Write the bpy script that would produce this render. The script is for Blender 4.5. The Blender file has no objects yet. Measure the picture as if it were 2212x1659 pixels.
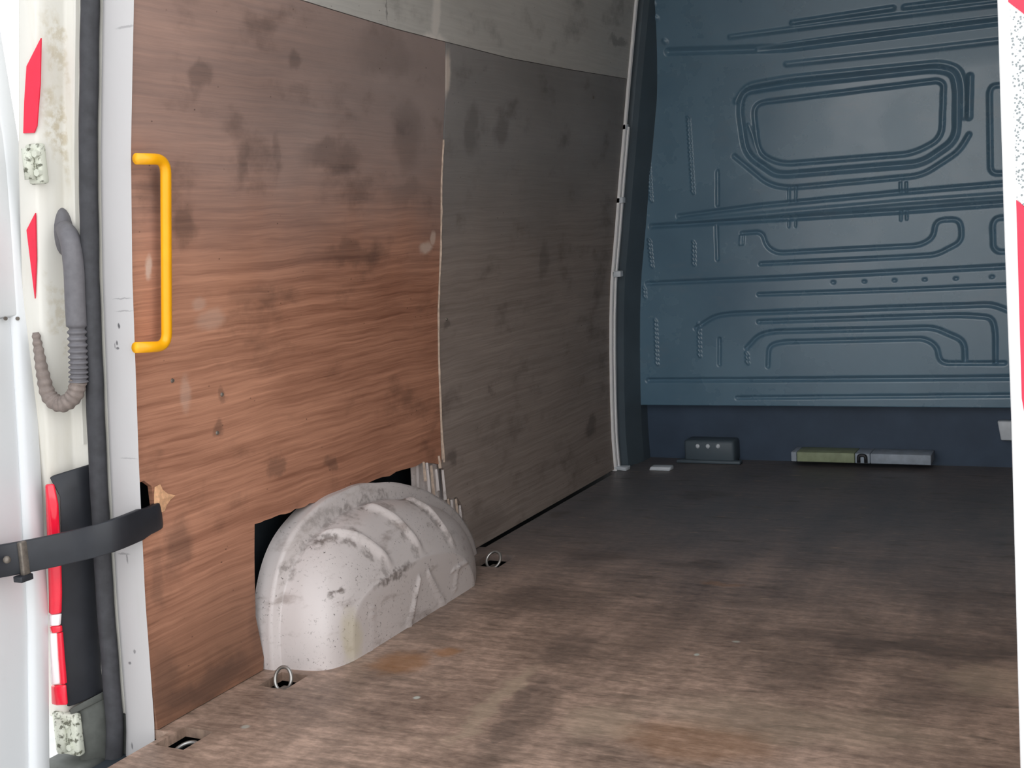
import bpy, bmesh, math, random
import numpy as np
from mathutils import Vector, Matrix
from mathutils.geometry import tessellate_polygon

random.seed(7)
np.random.seed(7)
SC = bpy.context.scene
COL = SC.collection

# ------------------------------------------------------------------ camera
CX, CY, H = 1106.0, 829.5, 1.05            # photo taken as 2212 x 1659; eye 1.05 m above the load floor
_vy = np.array([2400 - CX, 406 - CY]); _vx = np.array([-4135 - CX, 830 - CY])
FPX = float(np.sqrt(-(_vx @ _vy)))
_ey = np.array([*_vy, FPX]); _ey /= np.linalg.norm(_ey)
_ex = -np.array([*_vx, FPX]); _ex /= np.linalg.norm(_ex)
_ez = -np.cross(_ex, _ey)
if _ez[1] > 0:
    _ez = -_ez
ROT = np.stack([_ex, _ey, _ez])
ORG = np.array([0.0, 0.0, H])

cd = bpy.data.cameras.new('camera')
cam = bpy.data.objects.new('camera', cd)
COL.objects.link(cam)
cd.sensor_fit = 'HORIZONTAL'; cd.sensor_width = 36.0
cd.lens = FPX / 2212.0 * 36.0
cd.clip_start = 0.02; cd.clip_end = 300
cx_, cy_, cz_ = ROT @ np.array([1, 0, 0]), ROT @ np.array([0, -1, 0]), ROT @ np.array([0, 0, -1])
cam.matrix_world = Matrix(((cx_[0], cy_[0], cz_[0], 0), (cx_[1], cy_[1], cz_[1], 0), (cx_[2], cy_[2], cz_[2], H), (0, 0, 0, 1)))
SC.camera = cam

# ------------------------------------------------------------------ world and exposure: bright overcast day
SC.view_settings.view_transform = 'Standard'
SC.view_settings.look = 'None'
SC.view_settings.gamma = 1.0
SC.view_settings.use_curve_mapping = False
SC.view_settings.exposure = 0.0
W = bpy.data.worlds.new('overcast_sky'); SC.world = W; W.use_nodes = True
wn = W.node_tree; wn.nodes.clear()
wo = wn.nodes.new('ShaderNodeOutputWorld'); wb = wn.nodes.new('ShaderNodeBackground')
wtc = wn.nodes.new('ShaderNodeTexCoord'); wsep = wn.nodes.new('ShaderNodeSeparateXYZ'); wr = wn.nodes.new('ShaderNodeValToRGB')
wr.color_ramp.elements[0].position = 0.0; wr.color_ramp.elements[0].color = (1.0, 0.985, 0.965, 1)
wr.color_ramp.elements[1].position = 1.0; wr.color_ramp.elements[1].color = (0.72, 0.78, 0.85, 1)
wn.links.new(wtc.outputs['Generated'], wsep.inputs[0]); wn.links.new(wsep.outputs['Z'], wr.inputs[0])
wn.links.new(wr.outputs[0], wb.inputs[0]); wn.links.new(wb.outputs[0], wo.inputs[0])
wb.inputs[1].default_value = 2.6


# ------------------------------------------------------------------ pixel helpers: photo pixel -> point on a real plane
def ray(px, py):
    return ROT @ np.array([px - CX, py - CY, FPX])


def at(px, py, axis, val):
    d = ray(px, py)
    return ORG + d * ((val - ORG[axis]) / d[axis])


PROF = [(-.30, -1.872), (-.02, -1.883), (.14, -1.888), (.3, -1.885), (.5, -1.877), (.65, -1.868), (.8, -1.855), (1.0, -1.825),
        (1.2, -1.797), (1.4, -1.767), (1.6, -1.737), (1.9, -1.69), (2.25, -1.632)]
PZ = [p[0] for p in PROF]; PX = [p[1] for p in PROF]


def xw(z):
    return float(np.interp(z, PZ, PX))


def onwall(px, py, off=0.0):
    z = 1.0
    for _ in range(25):
        p = at(px, py, 0, xw(z) + off); z = p[2]
    return p


Y0 = 1.90        # rear plane of the pillar
YP = 4.66        # front end of the plywood
YB = 4.88        # bulkhead plane


# ------------------------------------------------------------------ materials
def lin(r, g, b):
    f = lambda c: (c / 255 / 12.92) if c / 255 <= .04045 else ((c / 255 + .055) / 1.055) ** 2.4
    return (f(r), f(g), f(b), 1.0)


class NT:
    def __init__(s, name, rough=.6, metal=0.0, spec=.5):
        s.m = bpy.data.materials.new(name); s.m.use_nodes = True
        s.t = s.m.node_tree; s.n = s.t.nodes; s.b = s.n['Principled BSDF']
        s.b.inputs['Roughness'].default_value = rough; s.b.inputs['Metallic'].default_value = metal
        s.b.inputs['Specular IOR Level'].default_value = spec
        tc = s.n.new('ShaderNodeTexCoord'); s.co = tc.outputs['Object']

    def set(s, sock, v):
        if isinstance(v, (int, float, tuple, list)):
            sock.default_value = v
        else:
            s.t.links.new(v, sock)

    def map(s, scale=(1, 1, 1), loc=(0, 0, 0), src=None):
        n = s.n.new('ShaderNodeMapping'); s.set(n.inputs['Vector'], src or s.co)
        n.inputs['Scale'].default_value = scale; n.inputs['Location'].default_value = loc
        return n.outputs[0]

    def noise(s, scale=5, detail=4, rough=.55, vec=None, dist=0.0, color=False):
        n = s.n.new('ShaderNodeTexNoise'); s.set(n.inputs['Vector'], vec or s.co)
        n.inputs['Scale'].default_value = scale; n.inputs['Detail'].default_value = detail
        n.inputs['Roughness'].default_value = rough; n.inputs['Distortion'].default_value = dist
        return n.outputs['Color' if color else 'Fac']

    def vor(s, scale, vec=None, feature='F1'):
        n = s.n.new('ShaderNodeTexVoronoi'); n.feature = feature; s.set(n.inputs['Vector'], vec or s.co)
        n.inputs['Scale'].default_value = scale
        return n.outputs['Distance']

    def ramp(s, fac, stops):
        n = s.n.new('ShaderNodeValToRGB'); s.set(n.inputs[0], fac); e = n.color_ramp.elements
        while len(e) < len(stops):
            e.new(0.5)
        for i, (p, c) in enumerate(stops):
            e[i].position = p; e[i].color = c if isinstance(c, tuple) else (c, c, c, 1)
        return n.outputs[0]

    def rng(s, v, a, b, lo=0.0, hi=1.0, smooth=True):
        n = s.n.new('ShaderNodeMapRange'); n.interpolation_type = 'SMOOTHSTEP' if smooth else 'LINEAR'
        s.set(n.inputs['Value'], v)
        n.inputs['From Min'].default_value = a; n.inputs['From Max'].default_value = b
        n.inputs['To Min'].default_value = lo; n.inputs['To Max'].default_value = hi
        return n.outputs[0]

    def math(s, op, a, b=0.0):
        n = s.n.new('ShaderNodeMath'); n.operation = op; s.set(n.inputs[0], a); s.set(n.inputs[1], b)
        return n.outputs[0]

    def mix(s, fac, a, b, mode='MIX'):
        n = s.n.new('ShaderNodeMix'); n.data_type = 'RGBA'; n.blend_type = mode
        s.set(n.inputs[0], fac); s.set(n.inputs[6], a); s.set(n.inputs[7], b)
        return n.outputs[2]

    def axis(s, i, src=None):
        n = s.n.new('ShaderNodeSeparateXYZ'); s.set(n.inputs[0], src or s.co)
        return n.outputs[i]

    def warp(s, amp, scale, detail=3):
        a = s.n.new('ShaderNodeVectorMath'); a.operation = 'SUBTRACT'
        s.set(a.inputs[0], s.noise(scale, detail, color=True)); a.inputs[1].default_value = (.5, .5, .5)
        b = s.n.new('ShaderNodeVectorMath'); b.operation = 'SCALE'; s.set(b.inputs[0], a.outputs[0]); b.inputs[3].default_value = amp
        c = s.n.new('ShaderNodeVectorMath'); c.operation = 'ADD'; s.set(c.inputs[0], s.co); s.set(c.inputs[1], b.outputs[0])
        return c.outputs[0]

    def spots(s, pts, vec):
        """pts: (centre xyz, radii xyz, strength) -> soft-edged stain mask"""
        acc = None
        for c, r, k in pts:
            a = s.n.new('ShaderNodeVectorMath'); a.operation = 'SUBTRACT'; s.set(a.inputs[0], vec); a.inputs[1].default_value = tuple(map(float, c))
            b = s.n.new('ShaderNodeVectorMath'); b.operation = 'MULTIPLY'; s.set(b.inputs[0], a.outputs[0]); b.inputs[1].default_value = tuple(1.0 / q for q in r)
            l = s.n.new('ShaderNodeVectorMath'); l.operation = 'LENGTH'; s.set(l.inputs[0], b.outputs[0])
            v = s.rng(l.outputs['Value'], .45, 1.1, k, 0.0)
            acc = v if acc is None else s.math('MAXIMUM', acc, v)
        return acc

    def bump(s, h, strength=.3, dist=.002):
        n = s.n.new('ShaderNodeBump'); s.set(n.inputs['Height'], h); n.inputs['Strength'].default_value = strength; n.inputs['Distance'].default_value = dist
        s.t.links.new(n.outputs[0], s.b.inputs['Normal'])

    def col(s, c):
        s.set(s.b.inputs['Base Color'], c); return s.m


def plain(name, c, rough=.6, metal=0.0, var=.12, scale=25, spec=.5):
    n = NT(name, rough, metal, spec)
    f = n.noise(scale, 4)
    d = tuple(x * (1 - var) for x in c[:3]) + (1,)
    l = tuple(min(1, x * (1 + var)) for x in c[:3]) + (1,)
    return n.col(n.ramp(f, [(.3, d), (.7, l)]))


WB = (10, .02, .02)   # radius helper along x for stains on the wall


def wall_stain(px, py, ry, rz, k):
    p = onwall(px, py)
    return ((p[0], p[1], p[2]), (.3, ry, rz), k)


def ply_material(name, dark, light, grey, grey_amt, dark_sp, light_sp, aged=True, gsc=1.0, light_c=None):
    n = NT(name, .62, 0, .35)
    w = n.warp(.030, 3.0)
    rows = n.noise(1.0, 3, .6, n.map((3, 2.6 * gsc, 95), src=w), dist=.4)          # growth rings run along the sheet
    rows2 = n.noise(1.0, 2, .5, n.map((3, 5, 190), src=w))
    broad = n.noise(1.0, 4, .55, n.map((2, 1.6, 3.4)))
    fib = n.noise(1.0, 3, .6, n.map((5, 14, 420)))
    f = n.math('ADD', n.math('MULTIPLY', rows, .55), n.math('MULTIPLY', rows2, .2))
    f = n.math('ADD', f, n.math('MULTIPLY', fib, .1))
    f = n.math('ADD', f, n.math('MULTIPLY', broad, .35))
    base = n.ramp(f, [(.42, dark), (.60, tuple((a + b) / 2 for a, b in zip(dark, light))), (.78, light)])
    if aged:                                                                       # greyed, handled upper half of the sheet
        z = n.axis(2, n.warp(.35, 2.2)); y = n.axis(1)
        g = n.math('MULTIPLY', n.rng(z, .85, 1.38), grey_amt)
        yy = n.rng(y, 1.9, 3.1, .62, 1.0)
        g = n.math('MULTIPLY', g, yy)
        base = n.mix(g, base, n.ramp(broad, [(.3, tuple(c * .72 for c in grey[:3]) + (1,)), (.7, grey)]))
    smud = n.rng(n.noise(1.0, 5, .6, n.map((4, 5, 8))), .52, .76)
    base = n.mix(n.math('MULTIPLY', smud, .42), base, lin(52, 40, 36))
    speck = n.rng(n.vor(26, n.map((1, 1, 1.6), src=w)), .11, .02)
    sp2 = n.rng(n.noise(7, 2), .5, .62)
    base = n.mix(n.math('MULTIPLY', n.math('MULTIPLY', speck, sp2), .75), base, lin(45, 30, 26))
    if aged and light_c is None:                                                   # grime thrown up from the floor along the foot of the sheet
        zz = n.axis(2, n.warp(.16, 6, 5))
        base = n.mix(n.rng(zz, .42, .02, 0, .62), base, lin(78, 60, 46))
    if dark_sp:
        base = n.mix(n.math('MULTIPLY', n.spots(dark_sp, n.warp(.12, 11, 7)), .58), base, lin(56, 48, 46))
    if light_sp:
        base = n.mix(n.spots(light_sp, n.warp(.02, 30)), base, light_c or lin(208, 184, 170))
    n.bump(n.math('ADD', rows, n.math('MULTIPLY', rows2, .5)), .25, .003)
    return n.col(base)


# ------------------------------------------------------------------ mesh helpers
def link(name, me, mat, parent=None, smooth=False):
    o = bpy.data.objects.new(name, me); COL.objects.link(o)
    if mat is not None:
        me.materials.append(mat)
    if smooth:
        for p in me.polygons:
            p.use_smooth = True
    if parent is not None:
        b = Vector(parent.get('_base', (0, 0, 0)))
        me.transform(Matrix.Translation(-b))
        o.parent = parent; o['_base'] = tuple(b)
    return o


def pyd(name, verts, faces, mat, parent=None, smooth=False):
    me = bpy.data.meshes.new(name); me.from_pydata([tuple(map(float, v)) for v in verts], [], faces); me.update()
    bm = bmesh.new(); bm.from_mesh(me); bmesh.ops.recalc_face_normals(bm, faces=bm.faces); bm.to_mesh(me); bm.free()
    return link(name, me, mat, parent, smooth)


def from_bm(name, bm, mat, parent=None, smooth=False, bevel=0.0, seg=2, angle=.6):
    bmesh.ops.recalc_face_normals(bm, faces=bm.faces)
    me = bpy.data.meshes.new(name); bm.to_mesh(me); bm.free()
    o = link(name, me, mat, parent, smooth)
    if bevel:
        add_bevel(o, bevel, seg, angle)
    return o


def add_bevel(o, w, seg=2, angle=.6):
    m = o.modifiers.new('bevel', 'BEVEL'); m.width = w; m.segments = seg; m.limit_method = 'ANGLE'; m.angle_limit = angle
    for p in o.data.polygons:
        p.use_smooth = True
    return o


def thing(name, label, cat, base, group=None):
    o = bpy.data.objects.new(name, None); COL.objects.link(o); o.empty_display_size = .05
    o.location = tuple(map(float, base)); o['_base'] = tuple(map(float, base))
    o['label'] = label; o['category'] = cat
    if group:
        o['group'] = group
    return o


def tag(o, label, cat, group=None, kind=None):
    o['label'] = label; o['category'] = cat
    if group: o['group'] = group
    if kind: o['kind'] = kind
    return o


def struct(o):
    o['kind'] = 'structure'; return o


def rebase(o):
    """move the origin of a one-mesh thing to its own base"""
    vs = np.array([v.co[:] for v in o.data.vertices]); c = vs.mean(0); c[2] = vs[:, 2].min()
    o.data.transform(Matrix.Translation(Vector(-c))); o.location = c
    return o


def bm_box(bm, lo, hi):
    r = bmesh.ops.create_cube(bm, size=1.0)
    for v in r['verts']:
        v.co = Vector([(l + h) / 2 + c * (h - l) for c, l, h in zip(v.co, lo, hi)])
    return r['verts']


def spline(pts, n=10):
    P = [np.array(p, float) for p in pts]; P = [2 * P[0] - P[1]] + P + [2 * P[-1] - P[-2]]
    out = []
    for i in range(1, len(P) - 2):
        for k in range(n):
            t = k / n; a, b, c, d = P[i - 1], P[i], P[i + 1], P[i + 2]
            out.append(.5 * ((2 * b) + (-a + c) * t + (2 * a - 5 * b + 4 * c - d) * t * t + (-a + 3 * b - 3 * c + d) * t ** 3))
    out.append(P[-2]); return out


def tube_data(pts, rad, sides=12, closed=False):
    pts = [np.array(p, float) for p in pts]; n = len(pts)
    rr = rad if hasattr(rad, '__len__') else [rad] * n
    V, F = [], []; up = None
    for i in range(n):
        a = pts[(i - 1) % n] if (closed or i > 0) else pts[i]
        b = pts[(i + 1) % n] if (closed or i < n - 1) else pts[i]
        t = b - a; t /= (np.linalg.norm(t) + 1e-12)
        if up is None:
            up = np.array([0, 0, 1.0]) if abs(t[2]) < .9 else np.array([1.0, 0, 0])
        u = up - t * (up @ t); u /= np.linalg.norm(u); v = np.cross(t, u); up = u
        for k in range(sides):
            an = 2 * math.pi * k / sides
            V.append(pts[i] + rr[i] * (math.cos(an) * u + math.sin(an) * v))
    for i in range(n if closed else n - 1):
        for k in range(sides):
            j = (i + 1) % n
            F.append((i * sides + k, i * sides + (k + 1) % sides, j * sides + (k + 1) % sides, j * sides + k))
    if not closed:
        F.append(tuple(range(sides))[::-1]); F.append(tuple((n - 1) * sides + k for k in range(sides)))
    return V, F


def tube(name, pts, rad, mat, parent=None, sides=12, closed=False):
    V, F = tube_data(pts, rad, sides, closed)
    return pyd(name, V, F, mat, parent, True)


def fillet(pts, r, n=6):
    """polyline with rounded corners"""
    P = [np.array(p, float) for p in pts]; out = [P[0]]
    for i in range(1, len(P) - 1):
        a = P[i] + (P[i - 1] - P[i]) / np.linalg.norm(P[i - 1] - P[i]) * r
        b = P[i] + (P[i + 1] - P[i]) / np.linalg.norm(P[i + 1] - P[i]) * r
        for k in range(n + 1):
            t = k / n; out.append((1 - t) ** 2 * a + 2 * t * (1 - t) * P[i] + t * t * b)
    out.append(P[-1]); return out


def ribbon_profile(name, plan, z0, z1, mat, parent=None, nz=36, zfun=xw, close=True, zref=1.0, bevel=0.0, ends=None):
    """plan: (dx, y) outline extruded up the height, following the curve of the body side"""
    V, F = [], []; m = len(plan)
    for i in range(nz + 1):
        z = z0 + (z1 - z0) * i / nz
        for dx, y in plan:
            V.append((zfun(z) + dx, y, z))
    for i in range(nz):
        for k in range(m if close else m - 1):
            F.append((i * m + k, i * m + (k + 1) % m, (i + 1) * m + (k + 1) % m, (i + 1) * m + k))
    if close:
        F.append(tuple(range(m))[::-1]); F.append(tuple(nz * m + k for k in range(m)))
    o = pyd(name, V, F, mat, parent)
    if bevel:
        add_bevel(o, bevel, 2, .5)
    return o


def wall_sheet(name, outline, mat, parent=None, thick=.012, off=0.0, face=1):
    """flat (y, z) outline laid on the curved body side, given a thickness"""
    bm = bmesh.new()
    vs = [bm.verts.new((0, y, z)) for y, z in outline]
    for t in tessellate_polygon([[Vector((y, z, 0)) for y, z in outline]]):
        bm.faces.new([vs[i] for i in t])
    for z in PZ:
        bmesh.ops.bisect_plane(bm, geom=bm.verts[:] + bm.edges[:] + bm.faces[:], plane_co=(0, 0, z + 1e-5), plane_no=(0, 0, 1))
    front = [f for f in bm.faces]
    for v in bm.verts:
        v.co.x = xw(v.co.z) + off
    r = bmesh.ops.extrude_face_region(bm, geom=front)
    for v in [g for g in r['geom'] if isinstance(g, bmesh.types.BMVert)]:
        v.co.x -= thick
    return from_bm(name, bm, mat, parent)


# ------------------------------------------------------------------ material set
M = {}


def white_paint(name, base, dirt=.35, tint=(150, 140, 120)):
    n = NT(name, .38, 0, .5)
    a = n.rng(n.noise(1, 5, .6, n.map((9, 9, 2.2))), .5, .78)
    b = n.rng(n.noise(60, 3), .62, .74)
    c = n.mix(n.math('MULTIPLY', a, dirt), base, lin(*tint))
    c = n.mix(n.math('MULTIPLY', b, dirt * .4), c, lin(120, 112, 104))
    return n.col(c)


M['white'] = white_paint('white_body_paint', lin(204, 204, 204), .10)
M['plank'] = white_paint('edge_board_paint', lin(184, 181, 181), .12)
def _pm(px, py, rx_, rz_, k):
    p = at(px, py, 1, 1.90); return (tuple(p), (rx_, .05, rz_), k)
n = NT('grimy_jamb_paint', .4, 0, .5)
c = n.mix(n.math('MULTIPLY', n.rng(n.noise(1, 5, .6, n.map((12, 9, 2.0))), .48, .78), .3), lin(222, 219, 211), lin(186, 174, 146))
dj = [_pm(118, 200, .014, .22, .52), _pm(108, 330, .016, .10, .5), _pm(122, 60, .014, .15, .4), _pm(100, 400, .02, .06, .45), _pm(130, 640, .006, .25, .3)]
c = n.mix(n.math('MULTIPLY', n.spots(dj, n.warp(.03, 26, 5)), n.rng(n.noise(55, 4, .6), .38, .62)), c, lin(170, 150, 104))
M['jamb'] = n.col(c)
n = NT('scratched_edge_board_paint', .38, 0, .5)
c = n.mix(n.math('MULTIPLY', n.rng(n.noise(1, 5, .6, n.map((9, 9, 2.2))), .5, .78), .14), lin(184, 181, 181), lin(150, 140, 126))
mk = [_pm(257, 704, .004, .007, .9), _pm(253, 741, .003, .006, .8), _pm(255, 752, .005, .003, .8), _pm(249, 747, .002, .008, .6), _pm(291, 1407, .005, .005, .6), _pm(281, 1432, .005, .004, .7),
      _pm(286, 1611, .003, .010, .7), _pm(275, 1206, .003, .014, .6), _pm(268, 1196, .02, .003, .4), _pm(264, 645, .03, .002, .4), _pm(268, 672, .028, .002, .35), _pm(272, 58, .03, .003, .35), _pm(278, 990, .03, .002, .3)]
M['plank'] = n.col(n.mix(n.spots(mk, n.warp(.006, 90)), c, lin(70, 68, 72)))
M['door'] = white_paint('door_paint', lin(219, 221, 223), .08)
M['white_bright'] = white_paint('bright_white_paint', lin(246, 247, 247), .05)
M['rubber'] = plain('black_rubber', lin(56, 56, 60), .7, 0, .25, 40)
M['hose'] = plain('grey_rubber_hose', lin(104, 102, 106), .6, 0, .12, 60)
M['hose_dusty'] = plain('dusty_hose', lin(128, 116, 110), .7, 0, .2, 70)
M['black'] = plain('black_plastic', lin(36, 38, 44), .5, 0, .2, 18)
M['void'] = plain('unlit_steel', lin(40, 48, 54), .7, 0, .2, 10)
M['yellow'] = plain('yellow_powder_coat', lin(246, 172, 10), .35, 0, .05, 20)
M['red_tape'] = plain('red_reflective_tape', lin(232, 40, 70), .4, 0, .06, 60)
M['red_lens'] = plain('red_lens', lin(240, 30, 58), .12, 0, .05, 30, .8)
M['clear_lens'] = plain('clear_lens', lin(250, 240, 242), .1, 0, .03, 30, .8)
M['hinge'] = None
n = NT('grimy_hinge_paint', .6)
g = n.rng(n.noise(70, 4, .6), .50, .62)
M['hinge'] = n.col(n.mix(n.math('MULTIPLY', g, .85), lin(206, 208, 194), lin(62, 62, 40)))
M['bumper'] = plain('grey_bumper_plastic', lin(82, 84, 80), .75, 0, .2, 30)
M['steel'] = plain('bare_steel', lin(170, 168, 164), .35, .8, .2, 60)
M['dirty_steel'] = plain('dirty_steel', lin(120, 112, 104), .5, .5, .35, 90)
M['clip'] = plain('pale_clip', lin(214, 222, 230), .4, 0, .06, 30)
M['seam_metal'] = plain('pale_pillar_lip', lin(252, 251, 254), .3, 0, .04, 30, .9)
M['torn'] = plain('torn_fresh_wood', lin(222, 172, 132), .8, 0, .22, 90)
M['splinter'] = plain('frayed_ply_edge', lin(186, 166, 150), .8, 0, .25, 60)
M['concrete'] = plain('concrete_yard', lin(190, 188, 184), .9, 0, .12, 3)

M['roof'] = white_paint('white_roof_paint', lin(232, 234, 236), .08)
M['ply_right'] = plain('pale_side_ply', lin(190, 172, 150), .6, 0, .12, 6)

# silver tape with its honeycomb print
n = NT('silver_honeycomb_tape', .35, .0, .6)
v = n.rng(n.vor(230, n.map((1, .05, 1.0))), .30, .42)
M['silver_tape'] = n.col(n.mix(n.math('MULTIPLY', n.math('SUBTRACT', 1.0, v), .9), lin(206, 210, 210), lin(112, 118, 120)))

# bulkhead and body steel: blue-grey primer with faint scuffs
n = NT('bluegrey_bulkhead_paint', .24, 0, .72)
a = n.noise(3.0, 5, .6)
sc_ = n.rng(n.noise(1, 5, .65, n.map((4, 4, 9))), .54, .75)
c = n.ramp(a, [(.3, lin(92, 124, 146)), (.7, lin(102, 136, 158))])
c = n.mix(n.math('MULTIPLY', sc_, .35), c, lin(116, 134, 148))
n.set(n.b.inputs['Roughness'], n.rng(a, .3, .7, .20, .32))
M['bulk'] = n.col(c)
M['pillar'] = plain('dark_pillar_paint', lin(84, 98, 108), .5, 0, .12, 6)
M['foot_shade'] = plain('navy_foot_shade', lin(66, 82, 102), .5, 0, .12, 8, .3)  # dimness of the bulkhead foot, put into a navy colour

# wheel arch: scuffed white
n = NT('scuffed_white_arch_paint', .42, 0, .5)
w = n.warp(.02, 25)
sp = n.rng(n.noise(110, 4, .75, w), .585, .68)
spm = n.rng(n.noise(9, 3), .40, .58)
sm = n.rng(n.noise(1, 5, .62, n.map((13, 9, 22))), .53, .74)
c = n.mix(n.math('MULTIPLY', sm, .62), lin(205, 197, 195), lin(136, 122, 116))
c = n.mix(n.math('MULTIPLY', n.math('MULTIPLY', sp, spm), .9), c, lin(66, 58, 54))
ar_dark = [((-1.74, 2.40, .175), (.03, .03, .013), .8), ((-1.73, 2.45, .17), (.02, .015, .012), .9), ((-1.80, 2.60, .33), (.05, .07, .03), .45),
           ((-1.84, 2.52, .33), (.03, .12, .03), .35), ((-1.78, 2.95, .30), (.06, .12, .04), .4), ((-1.70, 2.62, .158), (.03, .12, .016), .7), ((-1.81, 2.46, .29), (.03, .05, .02), .75), ((-1.79, 2.56, .27), (.05, .03, .03), .6), ((-1.80, 2.76, .31), (.06, .03, .03), .45)]
for (y0_, dr_) in ((2.531, 1.06), (2.727, .58), (2.93, .33)):      # road dirt caught along the pressed ribs
    for q_ in range(5):
        sx = .055 + q_ * .03
        ar_dark.append(((-1.884 + sx, y0_ + dr_ * (sx - .1) - .026, .31 - .14 * (sx / .187) ** 2), (.022, .022, .03), .75 - .08 * q_))
for q_ in range(6):                                                # and in the step behind the flange
    ar_dark.append(((-1.842, 2.36 + q_ * .09, .235 + .09 * math.sin(min(1.0, q_ / 3.5) * 1.57)), (.016, .05, .035), .5))
ar_dark = [((a_[0] + 1.8, a_[1] - 2.8, a_[2]), b_, k_) for a_, b_, k_ in ar_dark]   # measured from the arch's own origin
c = n.mix(n.math('MULTIPLY', n.spots(ar_dark, n.warp(.06, 38, 6)), n.rng(n.noise(70, 3), .36, .56, .35, 1.0)), c, lin(84, 72, 65))
c = n.mix(n.spots([((.105, -.40, .06), (.022, .05, .09), .38)], n.warp(.04, 20)), c, lin(196, 186, 140))
n.bump(sm, .12, .002)
M['arch'] = n.col(c)

dk = [wall_stain(400, 490, .05, .05, .75), wall_stain(385, 1180, .07, .08, .75), wall_stain(432, 170, .035, .04, .6),
      wall_stain(640, 135, .03, .03, .6), wall_stain(720, 340, .16, .045, .6), wall_stain(770, 545, .2, .035, .55),
      wall_stain(520, 350, .03, .06, .45), wall_stain(600, 330, .02, .06, .4), wall_stain(880, 300, .10, .12, .5),
      wall_stain(470, 930, .025, .03, .7), wall_stain(600, 1000, .03, .03, .65), wall_stain(715, 1000, .04, .035, .65),
      wall_stain(480, 855, .02, .02, .6), wall_stain(560, 640, .14, .03, .4), wall_stain(830, 110, .2, .08, .45),
      wall_stain(450, 1480, .2, .05, .75), wall_stain(360, 1480, .06, .12, .5), wall_stain(560, 1330, .06, .12, .35),
      wall_stain(880, 420, .12, .05, .4), wall_stain(340, 1250, .03, .08, .5)]
lt = [wall_stain(322, 578, .013, .030, .9), wall_stain(920, 535, .045, .022, .85), wall_stain(935, 515, .02, .025, .8),
      wall_stain(455, 690, .06, .03, .3), wall_stain(400, 850, .02, .05, .3), wall_stain(430, 655, .03, .02, .3)]
M['ply_rear'] = ply_material('worn_red_brown_ply', lin(138, 92, 72), lin(206, 150, 122), lin(164, 150, 146), .95, dk, lt)
dk2 = [wall_stain(1085, 280, .06, .07, .6), wall_stain(1020, 280, .05, .09, .5), wall_stain(1175, 560, .05, .08, .5),
       wall_stain(965, 700, .03, .02, .7), wall_stain(1275, 920, .06, .05, .8), wall_stain(975, 990, .05, .04, .8),
       wall_stain(1050, 1130, .2, .05, .4), wall_stain(1060, 850, .02, .02, .5)]
lt2 = [wall_stain(965, 160, .028, .075, .9), wall_stain(945, 100, .05, .03, .7)]
M['ply_front'] = ply_material('dull_grey_brown_ply', lin(134, 122, 115), lin(166, 153, 145), lin(150, 150, 151), .75, dk2, lt2, light_c=lin(220, 206, 196))
lt3 = [wall_stain(942, 30, .03, .12, .6), wall_stain(930, 90, .06, .03, .85), wall_stain(950, 95, .05, .03, .7), wall_stain(655, 5, .02, .04, .5)]
M['ply_upper'] = ply_material('grey_upper_board', lin(184, 182, 177), lin(206, 204, 198), lin(200, 199, 197), .3,
                              [wall_stain(835, 20, .006, .05, .8), wall_stain(1335, 90, .12, .02, .7)], lt3, light_c=lin(236, 230, 224))

# load floor: grey-brown worn ply, streaks across the van and wheel scuffs along it
n = NT('worn_floor_ply', .46, 0, .45)
w = n.warp(.05, 3.0)
gr = n.noise(1, 4, .6, n.map((5.5, 34, 1), src=w))
fine = n.noise(1, 3, .65, n.map((18, 130, 1), src=w))
broad = n.noise(2.6, 5, .6, w)
trk = n.noise(1, 4, .55, n.map((9, 1.3, 1), src=n.warp(.12, 1.5)))
f = n.math('ADD', n.math('MULTIPLY', gr, .32), n.math('MULTIPLY', fine, .14))
f = n.math('ADD', f, n.math('MULTIPLY', broad, .34))
f = n.math('ADD', f, n.math('MULTIPLY', trk, .26))
mot = n.noise(38, 5, .68, n.map((1, 1.6, 1)))
f = n.math('ADD', f, n.math('MULTIPLY', n.math('SUBTRACT', mot, .5), .34))
base = n.ramp(f, [(.40, lin(104, 85, 74)), (.53, lin(146, 123, 108)), (.66, lin(190, 160, 142))])
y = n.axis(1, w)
base = n.mix(n.rng(y, 2.5, 4.1, 0, .75), base, lin(92, 98, 106))  # dimming and bluish bulkhead reflection painted into the far floor
base = n.mix(n.math('MULTIPLY', n.rng(n.noise(1, 5, .6, n.map((6, 22, 1), src=w)), .54, .74), .55), base, lin(66, 58, 48))
base = n.mix(n.math('MULTIPLY', n.rng(n.noise(1, 4, .6, n.map((11, 40, 1), src=w)), .6, .75), .5), base, lin(186, 160, 138))


def fs(px, py, rx, ry, k):
    p = at(px, py, 2, 0); return ((p[0], p[1], 0), (rx, ry, .3), k)


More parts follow.
